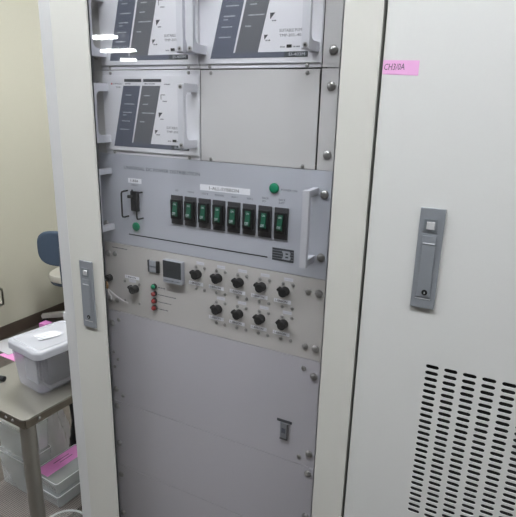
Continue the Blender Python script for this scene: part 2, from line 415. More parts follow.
# ------------------------------------------------------------------ pale cabinet on the right, with vents
cab = thing('server_cabinet', (.875, .35, 0), 'pale grey metal cabinet with slotted vents and pink tape, right of the glass-doored rack', 'cabinet')
X0, X1 = .5610, 1.185
b = MB()
b.box(X0 + .002, X0 + .018, -.03, .76, .02, 1.98); b.box(X1 - .018, X1 - .002, -.03, .76, .02, 1.98); b.box(X0 + .018, X1 - .018, -.03, .76, 1.96, 1.98)
b.box(X0 + .018, X1 - .018, -.03, .76, .02, .05); b.box(X0 + .018, X1 - .018, .745, .76, .05, 1.96)
part('cabinet_body', b, M['cabinet_cool'], cab)
part('plinth', MB().box(X0 + .006, X1 - .006, -.02, .75, 0, .02), M['inside'], cab)
def vent_door():
    m = MB(); bm = m.bm; px, pz = .02535, .01009; nc, nr = 16, 26
    gx0 = .6711 - px / 2; gz1 = 1.1942 + pz / 2; gx1 = gx0 + nc * px; gz0 = gz1 - nr * pz
    yf, yb = DY, DY + .0011; hl, hh = .0092, .0030
    def quad(xa, xb, za, zb):
        vs = [bm.verts.new(p) for p in ((xa, yf, za), (xb, yf, za), (xb, yf, zb), (xa, yf, zb))]; bm.faces.new(vs)
    za, zb = .03, 1.975; xa, xb = X0, X1
    quad(xa, gx0, za, zb); quad(gx1, xb, za, zb); quad(gx0, gx1, za, gz0); quad(gx0, gx1, gz1, zb)
    # folded edges of the door sheet
    for p in (((xa, yf, za), (xa, yf, zb), (xa, -.032, zb), (xa, -.032, za)), ((xb, yf, za), (xb, -.032, za), (xb, -.032, zb), (xb, yf, zb)),
              ((xa, yf, zb), (xb, yf, zb), (xb, -.032, zb), (xa, -.032, zb)), ((xa, yf, za), (xa, -.032, za), (xb, -.032, za), (xb, yf, za))):
        bm.faces.new([bm.verts.new(q) for q in p])
    st = []
    for k in range(5): a = -PI / 2 + PI * k / 4; st.append((hl - hh + hh * math.cos(a), hh * math.sin(a)))
    for k in range(5): a = PI / 2 + PI * k / 4; st.append((-(hl - hh) + hh * math.cos(a), hh * math.sin(a)))
    ou = [(hl - hh, -pz / 2), (px / 2, -pz / 2), (px / 2, 0), (px / 2, pz / 2), (hl - hh, pz / 2), (-(hl - hh), pz / 2), (-px / 2, pz / 2), (-px / 2, 0), (-px / 2, -pz / 2), (-(hl - hh), -pz / 2)]
    for i in range(nc):
        for j in range(nr):
            cx = gx0 + (i + .5) * px; cz = gz1 - (j + .5) * pz
            O = [bm.verts.new((cx + u, yf, cz + v)) for u, v in ou]; I = [bm.verts.new((cx + u, yf, cz + v)) for u, v in st]; B = [bm.verts.new((cx + u, yb, cz + v)) for u, v in st]
            for k in range(10):
                l = (k + 1) % 10; bm.faces.new((O[k], O[l], I[l], I[k])); bm.faces.new((I[k], I[l], B[l], B[k]))
    bmesh.ops.remove_doubles(bm, verts=bm.verts, dist=1e-5)
    return m
cdoor = part('door', vent_door(), M['cabinet_cool'], cab, smooth=False)
part('dark_backing', MB().box(.64, 1.085, -.047, -.044, .92, 1.21), M['inside'], cdoor, 'dark sheet painted as the shade behind the vent slots')  # dark sheet added to paint the shaded interior behind the slots
latch(cab, .6305, .6632, 1.2825, 1.4250)
tp = part('tape_label', MB().prism([(.5612, 1.5946), (.6077, 1.5926), (.6078, 1.6110), (.5612, 1.6122)], 'Y', DY - .00025, DY), M['pink'], cab, 'pink tape with handwriting')
lettering('CH3/0A', .5630, 1.5998, .0078, DY - .0003, tp, M['ink'], w=.0265, shear=.18, name='handwriting')

# ------------------------------------------------------------------ pump controller modules (upper two rows)
def flange_frame(z0, z1, label):
    t = thing('subrack_frame', (.241, 0, z0), label, 'rack frame', 'subrack frames at the top of the rack')
    part('left_flange', MB().box(0, .0194, 0, .003, z0, z1, .0004), M['plate_cream'], t)
    part('right_flange', MB().box(.4552, .4822, 0, .003, z0, z1, .0004), M['plate_cream'], t)
    b = MB(); b.box(.020, .457, .030, .034, z0, z1); b.box(.020, .457, .0045, .030, z0 + .001, z0 + .003); b.box(.020, .457, .0045, .030, z1 - .003, z1 - .001)
    b.box(.0185, .0203, .0035, .034, z0, z1); b.box(.4558, .4578, .0035, .034, z0, z1)
    part('card_cage', b, M['inside'], t)
    zz = [(z0 + .024), z1 - .0255]
    screws([(.0085, zz[0]), (.0085, zz[1]), (.4715, zz[0]), (.4715, zz[1])], .0068, t)
flange_frame(1.4562, 1.6068, 'cream mounting frame around the lower row of white controllers')
flange_frame(1.6082, 1.7588, 'cream mounting frame around the upper row of white controllers, cut by the photo top')

def handle_mb(x0, x1, z0, z1, d, tab, bar):
    """U shaped plate handle standing out from a panel, seen in profile from the side"""
    r = .010; pts = [(0, z0), (0, z0 + tab), (-d + bar + r, z0 + tab)]
    for k in range(1, 6): a = -PI / 2 - PI / 2 * k / 5; pts.append((-d + bar + r + r * math.cos(a), z0 + tab + r + r * math.sin(a)))
    for k in range(0, 6): a = PI - PI / 2 * k / 5; pts.append((-d + bar + r + r * math.cos(a), z1 - tab - r + r * math.sin(a)))
    pts += [(0, z1 - tab), (0, z1), (-d + .002, z1), (-d, z1 - .002), (-d, z0 + .002), (-d + .002, z0)]
    return MB().prism(pts, 'X', x0, x1)

def controller(x0, z0, label):
    """coordinates are written for the lower left module, whose panel starts at x .0283, z 1.4562"""
    t = thing('pump_controller', (.0206, 0, 1.4562), label, 'controller', 'white pump controllers in the top rows')
    part('front_panel', MB().box(.0206, .2366, 0, .002, 1.4562, 1.6068, .0003), M['plate_white'], t)
    part('chassis_backing', MB().box(.026, .231, .0022, .028, 1.4615, 1.6015), M['inside'], t)  # unseen dark box added behind the panel, stops light leaking through
    F = -.0022
    part('faceplate', MB().box(.0212, .2360, F, 0, 1.4632, 1.5975, .0005), M['plate_white'], t)
    s1 = [(.0425, 1.4712), (.0838, 1.4712), (.1108, 1.5803), (.0716, 1.5803)]
    part('left_stripe', MB().prism(s1, 'Y', F - .0003, F), M['stripe'], t, 'slanted slate-blue stripe with small lettering')
    s2 = [(.0872, 1.4712), (.1280, 1.4712), (.1556, 1.5803), (.1150, 1.5803)]
    part('right_stripe', MB().prism(s2, 'Y', F - .0003, F), M['stripe_grey'], t, 'slanted grey stripe with small lettering')
    part('base_strip', MB().prism([(.0425, 1.4712), (.1765, 1.4712), (.1765, 1.4792), (.0450, 1.4792)], 'Y', F - .0004, F), M['stripe'], t)
    part('model_strip', MB().box(.1762, .2150, F - .0005, F, 1.4712, 1.4792), M['print_dark'], t)
    part('heading_bar', MB().box(.0741, .1131, F - .0003, F, 1.5868, 1.5918), M['print_dark'], t)
    part('heading_bar', MB().box(.1180, .1577, F - .0003, F, 1.5868, 1.5918), M['print_dark'], t)
    lettering('EI-403M', .1840, 1.4730, .0045, F - .0005, t, M['print_light'], w=.0265)
    lettering('SUITABLE PUMP', .1667, 1.5072, .0044, F, t, M['print_grey'], w=.0400)
    lettering('TMP-203,-403', .1667, 1.4998, .0046, F, t, M['print_grey'], w=.0390)
    lettering('SHIMADZU', .0465, 1.5822, .0026, F, t, M['print_grey'], w=.0215)
    lettering('TMP', .0535, 1.5758, .0030, F, t, M['print_grey'], w=.0110)
    k = MB(); k.cyl((.0438, F + .0001, 1.5835), (0, -1, 0), .0017, .0003, 20)
    part('maker_mark', k, M['print_red'], t, 'small red maker mark')
    part('flow_mark', MB().prism([(.1556, 1.5572), (.1568, 1.5572), (.1568, 1.5646), (.1652, 1.5646), (.1652, 1.5658), (.1556, 1.5658)], 'Y', F - .0002, F), M['print_dark'], t)
    part('flow_mark', MB().prism([(.1500, 1.5350), (.1587, 1.5350), (.1502, 1.5258)], 'Y', F - .0002, F), M['print_dark'], t)
    part('flow_mark', MB().prism([(.1405, 1.5042), (.1476, 1.5042), (.1412, 1.4972)], 'Y', F - .0002, F), M['print_dark'], t)
    part('jack', MB().box(.1795, .1880, F - .0008, F, 1.4848, 1.4892, .0003), M['black'], t)
    fine_print([(.1690, .1765, 1.4862), (.1900, .2010, 1.4862), (.1595, .1685, 1.5545), (.1535, .1605, 1.5240), (.1430, .1510, 1.4962), (.1640, .1765, 1.5830)], F, .0022, t, M['print_grey'])
    fine_print([(.0755, .0880, 1.5838), (.1200, .1440, 1.5838)], F, .0022, t, M['print_grey'])
    fine_print([(.0762, .0893, 1.5642), (.0722, .0957, 1.5486), (.0680, .0890, 1.5337), (.0680, .0760, 1.5288), (.0640, .0837, 1.5182), (.0590, .0805, 1.5030), (.1185, .1320, 1.5636), (.1150, .1265, 1.5488), (.1126, .1400, 1.5335), (.1075, .1180, 1.5178)], F - .0003, .0020, t, M['print_light'])
    fine_print([(.0545, .0560, 1.4875), (.0610, .0625, 1.4875), (.0680, .0695, 1.4875), (.0745, .0760, 1.4875)], F - .0003, .0026, t, M['print_dark'])
    for hx in (.0234, .2206):
        h = part('handle', handle_mb(hx, hx + .0118, 1.4775, 1.5835, .042, .0135, .0075), M['alu'], t, 'white metal plate handle')
        for hz in (1.4835, 1.5775):
            k = MB(); k.cyl((hx + .0059, -.0418, hz), (0, -1, 0), .0036, .0008, 20); part('screw', k, M['screw'], h)
            k = MB(); k.cyl((hx + .0059, -.0425, hz), (0, -1, 0), .0018, .0005, 6); part('screw_socket', k, M['black'], h)
    screws([(.0400, 1.6020), (.2140, 1.6020), (.0400, 1.4592), (.2140, 1.4592)], .0030, t, 0)
    return t
c1 = controller(0, 0, 'white pump controller with slanted grey stripes, below the other two')
c2 = copy_thing(c1, (.0206, 0, 1.6082), 'white pump controller at the top left, behind the bright lamp reflections')
c3 = copy_thing(c1, (.0206 + .2170, 0, 1.6082), 'white pump controller at the top right of the rack')
t = thing('blank_plate', (.346, 0, 1.4564), 'plain cream cover plate right of the lower white pump controller', 'cover plate')
part('plate', MB().box(.2388, .4522, -.0005, .002, 1.4564, 1.6060, .0004), M['plate_cream'], t)
part('panel_backing', MB().box(.245, .445, .0022, .026, 1.462, 1.600), M['inside'], t)  # hidden dark block added behind the plate against light leaks
screws([(.2592, 1.6010), (.4316, 1.6010), (.2592, 1.4602), (.4312, 1.4602)], .0030, t, -.0005)

# ------------------------------------------------------------------ DC power distribution panel
t = thing('power_distribution_panel', (.241, 0, 1.2770), 'blue-grey panel with eight black breaker switches and two green lamps', 'control panel')
part('front_panel', MB().box(0, .482, 0, .003, 1.2772, 1.4556, .0005), M['panel_blue'], t)
part('chassis_backing', MB().box(.03, .45, .0032, .30, 1.281, 1.452), M['inside'], t)  # hidden dark box added as backing, keeps light from leaking past
lettering('UNIVERSAL DC POWER DISTRIBUTION', .0617, 1.4283, .0064, 0, t, M['print_mid'], w=.1735, bold=0.)
lb = part('tape_label', MB().box(.0704, .1028, -.0004, 0, 1.4030, 1.4122), M['tape'], t, 'white printed tape label above the toggle switch')
lettering('1-BB6', .0770, 1.4052, .0048, -.0004, lb, M['ink'], w=.0180)
lettering('RESET', .0785, 1.3975, .0032, 0, t, M['print_grey'], w=.0150)
lb = part('tape_label', MB().box(.2359, .3375, -.0004, 0, 1.4040, 1.4148), M['tape'], t, 'long white printed tape label above the breakers')
lettering('1-ALL-SYBBON', .2555, 1.4064, .0058, -.0004, lb, M['ink'], w=.0600)
part('rule', MB().box(.0662, .3738, -.0004, 0, 1.2992, 1.3012), M['black'], t, 'long thin black line')
# guard rods and toggle
def guard(x):
    pts = [(x, 0, 1.3872), (x, -.012, 1.3872), (x, -.0165, 1.3862), (x, -.018, 1.383), (x, -.018, 1.341), (x, -.0165, 1.3378), (x, -.012, 1.3368), (x, 0, 1.3368)]
    return MB().tube(pts, .0016, 10)
part('switch_guard', guard(.0675), M['black'], t, 'thin black guard rod'); part('switch_guard', guard(.1035), M['black'], t, 'thin black guard rod')
sw = part('toggle_switch', MB().box(.0792, .0968, -.0065, 0, 1.3495, 1.3880, .001), M['black'], t, 'black upright toggle switch')
part('toggle_knob', MB().cyl((.083, -.0065, 1.3775), (-.35, -1, .15), .0034, .0085, 16, bev=.001), M['gasket'], sw)
part('toggle_tip', MB().box(.0845, .0860, -.0090, -.0060, 1.3870, 1.3915), M['black'], sw)
def green_lamp(x, z):
    m = MB(); m.cyl((x, 0, z), (0, -1, 0), .0086, .003, 28, bev=.001); m.dome((x, -.003, z), (0, -1, 0), .0078, .002, 28)
    return m
part('power_lamp', green_lamp(.0860, 1.3180), M['green'], t, 'round green lamp at lower left'); part('power_lamp', green_lamp(.3828, 1.4205), M['green'], t, 'round green lamp at upper right')
lettering('POWER ON', .3952, 1.4172, .0038, 0, t, M['print_grey'], w=.0285)
# eight breakers
br = part('circuit_breaker', MB().box(.1725, .1977, -.0022, 0, 1.3352, 1.3894, .0005), M['charcoal'], t, 'black breaker switch with green rocker')
part('housing', MB().box(.1750, .1952, -.0085, -.0022, 1.3460, 1.3820, .0012), M['black'], br)
m = MB().prism([(-.0085, 1.3520), (-.0115, 1.3520), (-.0138, 1.3550), (-.0105, 1.3660), (-.0095, 1.3780), (-.0085, 1.3780)], 'X', .1820, .1910)
part('rocker', m, M['green_dim'], br, 'green rocker')
part('off_mark', text_mesh('OFF', .1830, 1.3552, .0050, -.0140, .0070), M['print_light'], br, smooth=False)
part('on_mark', text_mesh('ON', .1837, 1.3725, .0036, -.0105, .0056), M['print_light'], br, smooth=False)
for i in range(1, 8): again(br, (.0304 * i, 0, 0))
names = ['I/O', 'VCO A', 'VCO B', 'BLOCKER', 'AUX 1', 'AUX 2', 'RACK\nI/O', 'RACK\nSUPT']
ww = [.006, .0135, .0135, .018, .012, .012, .0125, .0125]
for i, s in enumerate(names):
    two = '\n' in s
    lettering(s, .1850 + .0304 * i, 1.3965 - (.0012 if two else 0), .0088 if two else .0034, 0, t, M['print_grey'], w=ww[i], align='C')
# maker's badge: dark striped block with a pale B
bd = part('badge', MB().box(.3829, .4231, -.0005, 0, 1.2975, 1.3194), M['print_dark'], t, 'dark striped badge with a pale letter B')
m = MB()
for k in range(4):
    z = 1.3010 + k * .0046; m.box(.3829, .4030, -.0007, -.0005, z, z + .0010); m.box(.4185, .4231, -.0007, -.0005, z, z + .0010)
part('badge_lines', m, M['alu_dull'], bd)
x, z = .4035, 1.3008
bb = [(x - .0018, z), (x + .0120, z), (x + .0140, z + .0018), (x + .0140, z + .0058), (x + .0124, z + .0076), (x + .0136, z + .0092), (x + .0136, z + .0134), (x + .0118, z + .0152), (x - .0018, z + .0152), (x - .0018, z + .0120), (x, z + .0120), (x, z + .0032), (x - .0018, z + .0032)]
part('badge_letter', MB().prism(bb, 'Y', -.0009, -.0005), M['bezel'], bd, 'pale letter B', smooth=False)
part('letter_opening', MB().box(x + .0045, x + .0098, -.0011, -.0008, z + .0034, z + .0060), M['print_dark'], bd); part('letter_opening', MB().box(x + .0045, x + .0096, -.0011, -.0008, z + .0092, z + .0118), M['print_dark'], bd)
def bar_handle(x0, x1, z0, z1, d):
    m = MB(); m.box(x0, x1, -d, -d + .010, z0, z1, .0012); m.box(x0 + .001, x1 - .001, -d + .010, 0, z1 - .012, z1 - .0008, .0008); m.box(x0 + .001, x1 - .001, -d + .010, 0, z0 + .0008, z0 + .012, .0008)
    return m
part('handle', bar_handle(.4505, .4620, 1.3050, 1.4290, .0425), M['alu'], t, 'square aluminium bar handle')
part('handle', bar_handle(.0200, .0315, 1.3050, 1.4290, .0425), M['alu'], t, 'square aluminium bar handle')
screws([(.4712, 1.4185), (.4712, 1.3145), (.0085, 1.4185), (.0085, 1.3145)], .0068, t)

# ------------------------------------------------------------------ valve control panel with knobs
t = thing('valve_control_panel', (.241, 0, 1.1275), 'warm beige panel with rows of black knobs, small display and four indicator lamps', 'control panel')
part('front_panel', MB().box(0, .482, 0, .003, 1.1275, 1.2762, .0005), M['panel_beige'], t)
part('chassis_backing', MB().box(.03, .45, .0032, .25, 1.131, 1.273), M['inside'], t)  # dark backing box, added out of sight to block stray light
fine_print([(.020, .060, 1.2672)], 0, .0022, t, M['print_grey'])
sk = part('socket', MB().box(.1140, .1400, -.0035, 0, 1.2310, 1.2545, .0006), M['bezel'], t, 'grey socket between two dark side clips')
part('side_clip', MB().box(.1130, .1170, -.0042, 0, 1.2305, 1.2552, .0006), M['print_dark'], sk); part('side_clip', MB().box(.1335, .1404, -.0042, 0, 1.2310, 1.2552, .0006), M['black'], sk)
part('socket_lines', MB().box(.1180, .1328, -.0039, -.0035, 1.2425, 1.2435), M['print_grey'], sk)
mt = part('temperature_display', MB().box(.1557, .1992, -.0110, 0, 1.2190, 1.2640, .0008), M['bezel'], t, 'grey framed digital display with a dark screen')
part('screen', MB().box(.1564, .1982, -.0114, -.0109, 1.2300, 1.2634, .0002), M['display'], mt, 'dark blank screen')
part('screen_divider', MB().box(.1575, .1970, -.0117, -.0114, 1.2462, 1.2469), M['black'], mt)
fine_print([(.1590, .1960, 1.2240)], -.0110, .0030, mt, M['print_grey'])
led_x = .1262
for i, z in enumerate((1.2015, 1.1865, 1.1712, 1.1562)):
    k = MB(); k.cyl((led_x, 0, z), (0, -1, 0), .0056, .005, 20, bev=.0008)
    o = part('indicator_lamp', k, M['black'], t, ['green indicator lamp in a black rim', 'red indicator lamp in a black rim', 'red indicator lamp in a black rim', 'red indicator lamp in a black rim'][i])
    d = MB(); d.cyl((led_x, -.005, z), (0, -1, 0), .0046, .0022, 20); d.dome((led_x, -.0072, z), (0, -1, 0), .0046, .0024, 20)
    part('lens', d, M['green' if i == 0 else 'red'], o)
fine_print([(.1335, .1515, 1.2003), (.1335, .1772, 1.1852), (.1335, .1662, 1.1700), (.1335, .1570, 1.1548)], 0, .0024, t, M['print_grey'])
def knob(x, z):
    """round black knob with a pointed nose to the upper left"""
    m = MB(); m.cyl((x, 0, z), (0, -1, 0), .0084, .002, 32); m.cyl((x, -.002, z), (0, -1, 0), .0080, .0120, 32, .0077, bev=.001)
    a = math.radians(148); p = [(x + .0064 * math.cos(a + k), z + .0064 * math.sin(a + k)) for k in (-.62, .62)]
    p = [(x, z), p[0]] + [(x + .0122 * math.cos(a + k), z + .0122 * math.sin(a + k)) for k in (-.2, 0, .2)] + [p[1]]
    m.prism(p, 'Y', -.0132, -.004)
    return m
k0 = part('control_knob', knob(.2298, 1.2446), M['black'], t, 'black pointer knob')
tp = part('name_tape', MB().box(.2086, .2412, -.0003, 0, 1.2215, 1.2285), M['tape'], t, 'white printed tape under a knob')
lettering('1-BB6ON', .2115, 1.2231, .0038, -.0003, tp, M['ink'], w=.0230)
ts = part('small_tape', MB().box(.2266, .2438, -.0003, 0, 1.2636, 1.2694), M['tape_pale'], t, 'small pale tape above a knob')
fine_print([(.2285, .2420, 1.2665)], -.0003, .0022, ts, M['print_light'])
def screw_set(x, z): return [(x - .0090, z + .0092), (x + .0098, z + .0094), (x - .0094, z - .0334), (x + .0096, z - .0336)]
sp = screw_set(.2344, 1.2487)
for i in range(5):
    for j in range(2):
        if j and not i: continue
        dx, dz = .0451 * i, -.0610 * j
        if i or j:
            again(k0, (dx, 0, dz)); again(tp, (dx, 0, dz)); again(ts, (dx, 0, dz))
        sp_ = [(a + dx, c + dz) for a, c in screw_set(.2344, 1.2487)]
        screws(sp_, .0031, t)
again(k0, (.0775 - .2298, 0, 1.1870 - 1.2446))
lb = part('name_tape', MB().box(.0504, .0872, -.0003, 0, 1.2062, 1.2128), M['tape'], t, 'white printed tape above the lone knob')
lettering('1-BB6ON', .0540, 1.2078, .0036, -.0003, lb, M['ink'], w=.0250)
part('small_tape', MB().box(.0600, .0785, -.0003, 0, 1.1990, 1.2046), M['tape_pale'], t)
screws([(.0494, 1.1986), (.0870, 1.1982), (.0486, 1.1568), (.0858, 1.1556)], .0031, t)
screws([(.4718, 1.2518), (.4715, 1.1500), (.0085, 1.2520), (.0085, 1.1515)], .0068, t)
screws([(.4527, 1.2522), (.4520, 1.1508), (.0266, 1.2540), (.0262, 1.1526)], .0056, t)

# wire with a tag at the left edge of that panel
w = thing('tagged_wire', (.010, -.001, 1.190), 'thin white wire with tan tag hanging from a black plug at the panel\'s left end', 'wire')
k = MB(); k.cyl((.0105, -.0005, 1.2000), (0, -1, 0), .0075, .014, 18, bev=.001); part('plug', k, M['black'], w, 'short black plug')
pts = [(.0105, -.0145, 1.1995), (.014, -.020, 1.195), (.018, -.021, 1.186), (.024, -.016, 1.176), (.034, -.010, 1.165), (.047, -.006, 1.157), (.058, -.004, 1.153)]
part('strand', MB().tube(pts, .0013, 8), M['wire'], w)
part('tag', MB().prism([(.017, 1.1985), (.021, 1.2000), (.0245, 1.190), (.0225, 1.183), (.0185, 1.184)], 'Y', -.0225, -.0212), M['tag'], w, 'tan paper tag')
part('strand', MB().tube([(.016, -.020, 1.190), (.017, -.018, 1.180), (.020, -.016, 1.170), (.024, -.016, 1.166), (.023, -.014, 1.158)], .0016, 8), M['wire'], w)

# ------------------------------------------------------------------ plain panels below
def blank(z0, z1, label, outer, inner, ridge=False):
    t = thing('rack_cover', (.241, 0, z0), label, 'panel')
    part('front_panel', MB().box(0, .482, 0, .003, z0, z1, .0004), M['panel_grey'], t)
    part('panel_backing', MB().box(.03, .45, .0032, .05, z0 + .004, z1 - .004), M['inside'], t)  # unseen dark backing added so no light leaks around the panel
    screws([(.4715, z) for z in outer] + [(.0080, z) for z in outer], .0068, t)
    if inner: screws([(.4520, z) for z in inner] + [(.0268, z) for z in inner], .0045, t)
    return t
bp = blank(.9082, 1.1263, 'tall plain lavender-grey panel with a small slotted catch near its right side', (1.0967, .9369), (1.1077, .9251))
k = part('catch', MB().box(.4125, .4285, -.0035, 0, .9520, .9870, .0006), M['alu_dull'], bp, 'small grey catch under a dark bar')
part('catch_bar', MB().prism([(.4045, .9872), (.4345, .9872), (.4345, .9922), (.4045, .9922)], 'Y', -.0012, 0), M['print_dark'], k)
part('catch_edge', MB().box(.4262, .4285, -.0042, -.0034, .9520, .9860).box(.4125, .4285, -.0042, -.0034, .9520, .9550), M['charcoal'], k)
part('catch_mark', MB().box(.4155, .4235, -.0040, -.0034, .9660, .9760), M['stripe'], k)
screws([(.0080, 1.028), (.0080, .992), (.0185, 1.012)], .0036, bp)
blank(.7362, .9070, 'plain lavender-grey panel below the one with the catch', (.8944, .7966), None)
blank(.5800, .7350, 'plain lavender-grey panel at the bottom of the view', (.7100, .6000), None)

# ------------------------------------------------------------------ steel cart with plastic boxes
CX, CY, TOP = -.500, .245, .72
rz = math.radians(-3)
ct = thing('steel_cart', (CX, CY, 0), 'small stainless steel cart with round legs, left of the racks', 'cart', rz=rz)
hx, hy = .160, .215
def rounded(hx, hy, r, n=5):
    p = []
    for cx, cy, a0 in ((hx - r, hy - r, 0), (-hx + r, hy - r, 90), (-hx + r, -hy + r, 180), (hx - r, -hy + r, 270)):
        for k in range(n + 1): a = math.radians(a0 + 90 * k / n); p.append((cx + r * math.cos(a), cy + r * math.sin(a)))
    return p
top = part('tabletop', MB().prism(rounded(hx, hy, .018), 'Z', TOP - .006, TOP, .0015), M['steel'], ct, local=True)
m = MB()
m.box(-hx + .008, hx - .008, -hy + .004, -hy + .007, TOP - .030, TOP - .006); m.box(-hx + .008, hx - .008, hy - .007, hy - .004, TOP - .030, TOP - .006)
m.box(-hx + .004, -hx + .007, -hy + .008, hy - .008, TOP - .030, TOP - .006); m.box(hx - .007, hx - .004, -hy + .008, hy - .008, TOP - .030, TOP - .006)
part('skirt', m, M['steel_dark'], ct, local=True)
def bolt(c, ax):
    m = MB(); m.cyl(c, ax, .005, .002, 6); m.dome(Vector(c) + Vector(ax) * .002, ax, .004, .002, 12, 3); return m
for bx in (.105, .075): part('bolt', bolt((bx, -hy + .004, TOP - .017), (0, -1, 0)), M['screw'], ct, local=True)
part('bolt', bolt((hx - .004, -hy + .050, TOP - .017), (1, 0, 0)), M['screw'], ct, local=True)
for sx in (1, -1):
    for sy in (1, -1):
        k = MB(); k.cyl((sx * (hx - .027), sy * (hy - .027), .075), (0, 0, 1), .0215, TOP - .006 - .075, 28)
        lg = part('leg', k, M['steel_leg'], ct, local=True)
        q = MB(); q.cyl((sx * (hx - .027) - .012, sy * (hy - .027) , .0375), (1, 0, 0), .0375, .024, 24, bev=.004); q.box(sx * (hx - .027) - .016, sx * (hx - .027) + .016, sy * (hy - .027) - .012, sy * (hy - .027) + .012, .06, .078)
        part('caster', q, M['gasket'], lg, local=True)
SH = .320
part('mesh_shelf', MB().prism(rounded(hx - .004, hy - .004, .01), 'Z', SH - .012, SH), M['mesh'], ct, 'woven wire mesh lower shelf', local=True)

# milky storage bin on the cart
bn = thing('storage_bin', (-.461, .226, TOP + .0005), 'milky translucent plastic storage bin with a white lid on the steel cart', 'bin', rz=math.radians(-9))
def tub(wb, db, wt, dt, h, r, wall):
    m = MB(); bm = m.bm; prev = None
    prof = [(wb / 2 - .01, db / 2 - .01, 0), (wb / 2, db / 2, .006), (wt / 2, dt / 2, h), (wt / 2 - wall, dt / 2 - wall, h), (wb / 2 - wall, db / 2 - wall, .008)]
    for a, c, z in prof:
        ring = [bm.verts.new((x, y, z)) for x, y in rounded(a, c, min(r, a * .5))]
        if prev:
            for k in range(len(ring)): l = (k + 1) % len(ring); bm.faces.new((prev[k], prev[l], ring[l], ring[k]))
        else: bm.faces.new(ring)
        prev = ring
    bm.faces.new(prev); return m
part('tub', tub(.130, .170, .156, .186, .132, .018, .0022), M['milky'], bn, 'translucent milky tub', local=True)
def soft_slab(hx, hy, r, z0, z1, b, n=9):
    """rounded lid with a soft top edge, built ring by ring"""
    m = MB(); bm = m.bm; prev = None
    prof = [(.004, z0), (0, z0 + .001), (0, z1 - b)] + [(b * (1 - math.cos(k * PI / 8)), z1 - b + b * math.sin(k * PI / 8)) for k in range(1, 5)]
    for ins, z in prof:
        ring = [bm.verts.new((x, y, z)) for x, y in rounded(hx - ins, hy - ins, r - ins, n)]
        if prev:
            for k in range(len(ring)): l = (k + 1) % len(ring); bm.faces.new((prev[k], prev[l], ring[l], ring[k]))
        else: bm.faces.new(ring)
        prev = ring
    bm.faces.new(prev); return m
m = soft_slab(.085, .100, .026, .122, .146, .008)
lid = part('lid', m, M['milky_lid'], bn, 'whitish rounded lid', local=True)
m = MB(); bm = m.bm
o1 = [bm.verts.new((x, y, .146)) for x, y in rounded(.072, .086, .016)]; o2 = [bm.verts.new((x, y, .1485)) for x, y in rounded(.069, .083, .014)]; o3 = [bm.verts.new((x, y, .146)) for x, y in rounded(.066, .080, .013)]
for A, B in ((o1, o2), (o2, o3)):
    for k in range(len(A)): l = (k + 1) % len(A); bm.faces.new((A[k], A[l], B[l], B[k]))
part('lid_rim', m, M['milky_lid'], lid, local=True)
# papers packed inside, seen as a dark shape through the milky wall
t = thing('folder_stack', (-.453, .238, TOP + .010), 'dark folders standing inside the milky storage bin', 'folders', rz=math.radians(-9))
for i in range(3): part('folder', MB().box(.006 + i * .017, .021 + i * .017, -.068, .066, .012, .104 - .006 * (i % 2), .001), M['black_soft'] if i else M['charcoal'], t, local=True)
part('white_sheet', MB().box(-.058, .004, -.076, -.070, .0, .100, .001), M['paper'], t, 'white sheet behind the bin front', local=True)
part('folder_base', MB().box(-.05, .056, -.066, .066, 0, .0115, .001), M['card'], t, local=True)
# paper slip on the lid
sl = part('paper_slip', MB().prism([(-.518, .218), (-.490, .276), (-.460, .276), (-.446, .262), (-.470, .204)], 'Z', 0, .0006), M['paper'])
sl.data.transform(Matrix.Translation((.478, -.240, 0))); sl.location = (-.463, .216, TOP + .1497)
tag(sl, 'white paper slip with clipped corner lying on the storage bin lid', 'paper')
m = MB()
for i in range(3): m.box(-.020 + .003 * i, .014, -.026 + .014 * i, -.0225 + .014 * i, .0006, .0009)
part('printed_lines', m, M['bezel'], sl, local=True)

# clear boxes on the lower shelf
def clear_box(x, y, z, w, d, h, label, group, rzz=0., lidded=True):
    t = thing('plastic_box', (x, y, z), label, 'plastic box', group, rz=rzz)
    part('tray', tub(w * .95, d * .95, w, d, h * .8, .008, .002), M['box_clear'], t, local=True)
    m = MB(); m.prism(rounded(w / 2 + .002, d / 2 + .002, .009), 'Z', h * .8 + .0004, h, .002); part('lid', m, M['box_clear'], t, local=True)
    part('edge_highlight', MB().tube([(x_, y_, h - .001) for x_, y_ in rounded(w / 2 + .002, d / 2 + .002, .009)], .0016, 6, True), M['box_highlight'], t, 'pale tube painted as the highlight on the lid edge', local=True)  # whiter tube paints the bright highlight along the lid edge
    return t
gb = 'clear plastic boxes on the cart shelf'
lb1 = clear_box(-.588, .184, SH, .136, .100, .130, 'larger clear plastic box on the mesh shelf, left of the cart leg', gb, rz)
lb2 = clear_box(-.586, .185, SH + .1305, .134, .096, .112, 'clear plastic box stacked high behind the front of the cart, under its top', gb, rz)
clear_box(-.4400, .222, SH, .112, .165, .050, 'flat clear plastic box under the pink-labelled one', gb, math.radians(-4))
pb = clear_box(-.4400, .222, SH + .0505, .110, .165, .048, 'flat clear plastic box with a pink label on its lid', gb, math.radians(-4))
part('label_strip', MB().box(-.052, .004, -.076, .078, .0482, .0487), M['pink_deep'], pb, 'pink label with handwriting', local=True)
part('handwriting', MB().box(-.022, -.019, -.010, .040, .0488, .0490), M['ink'], pb, local=True)
part('handwriting', MB().box(-.034, -.031, -.025, .035, .0488, .0490), M['ink'], pb, local=True)
part('contents', MB().box(.010, .040, -.066, .066, .006, .034, .002), M['card'], pb, local=True)
# small things inside the left boxes
t = thing('tray_insert', (-.560, .178, SH + .004), 'grey lump inside the larger clear box left of the leg', 'insert', rz=rz)
part('insert_body', MB().box(-.022, .022, -.026, .026, .050, .085, .006).box(-.02, .02, -.02, .02, 0, .055, .004), M['card'], t, local=True)

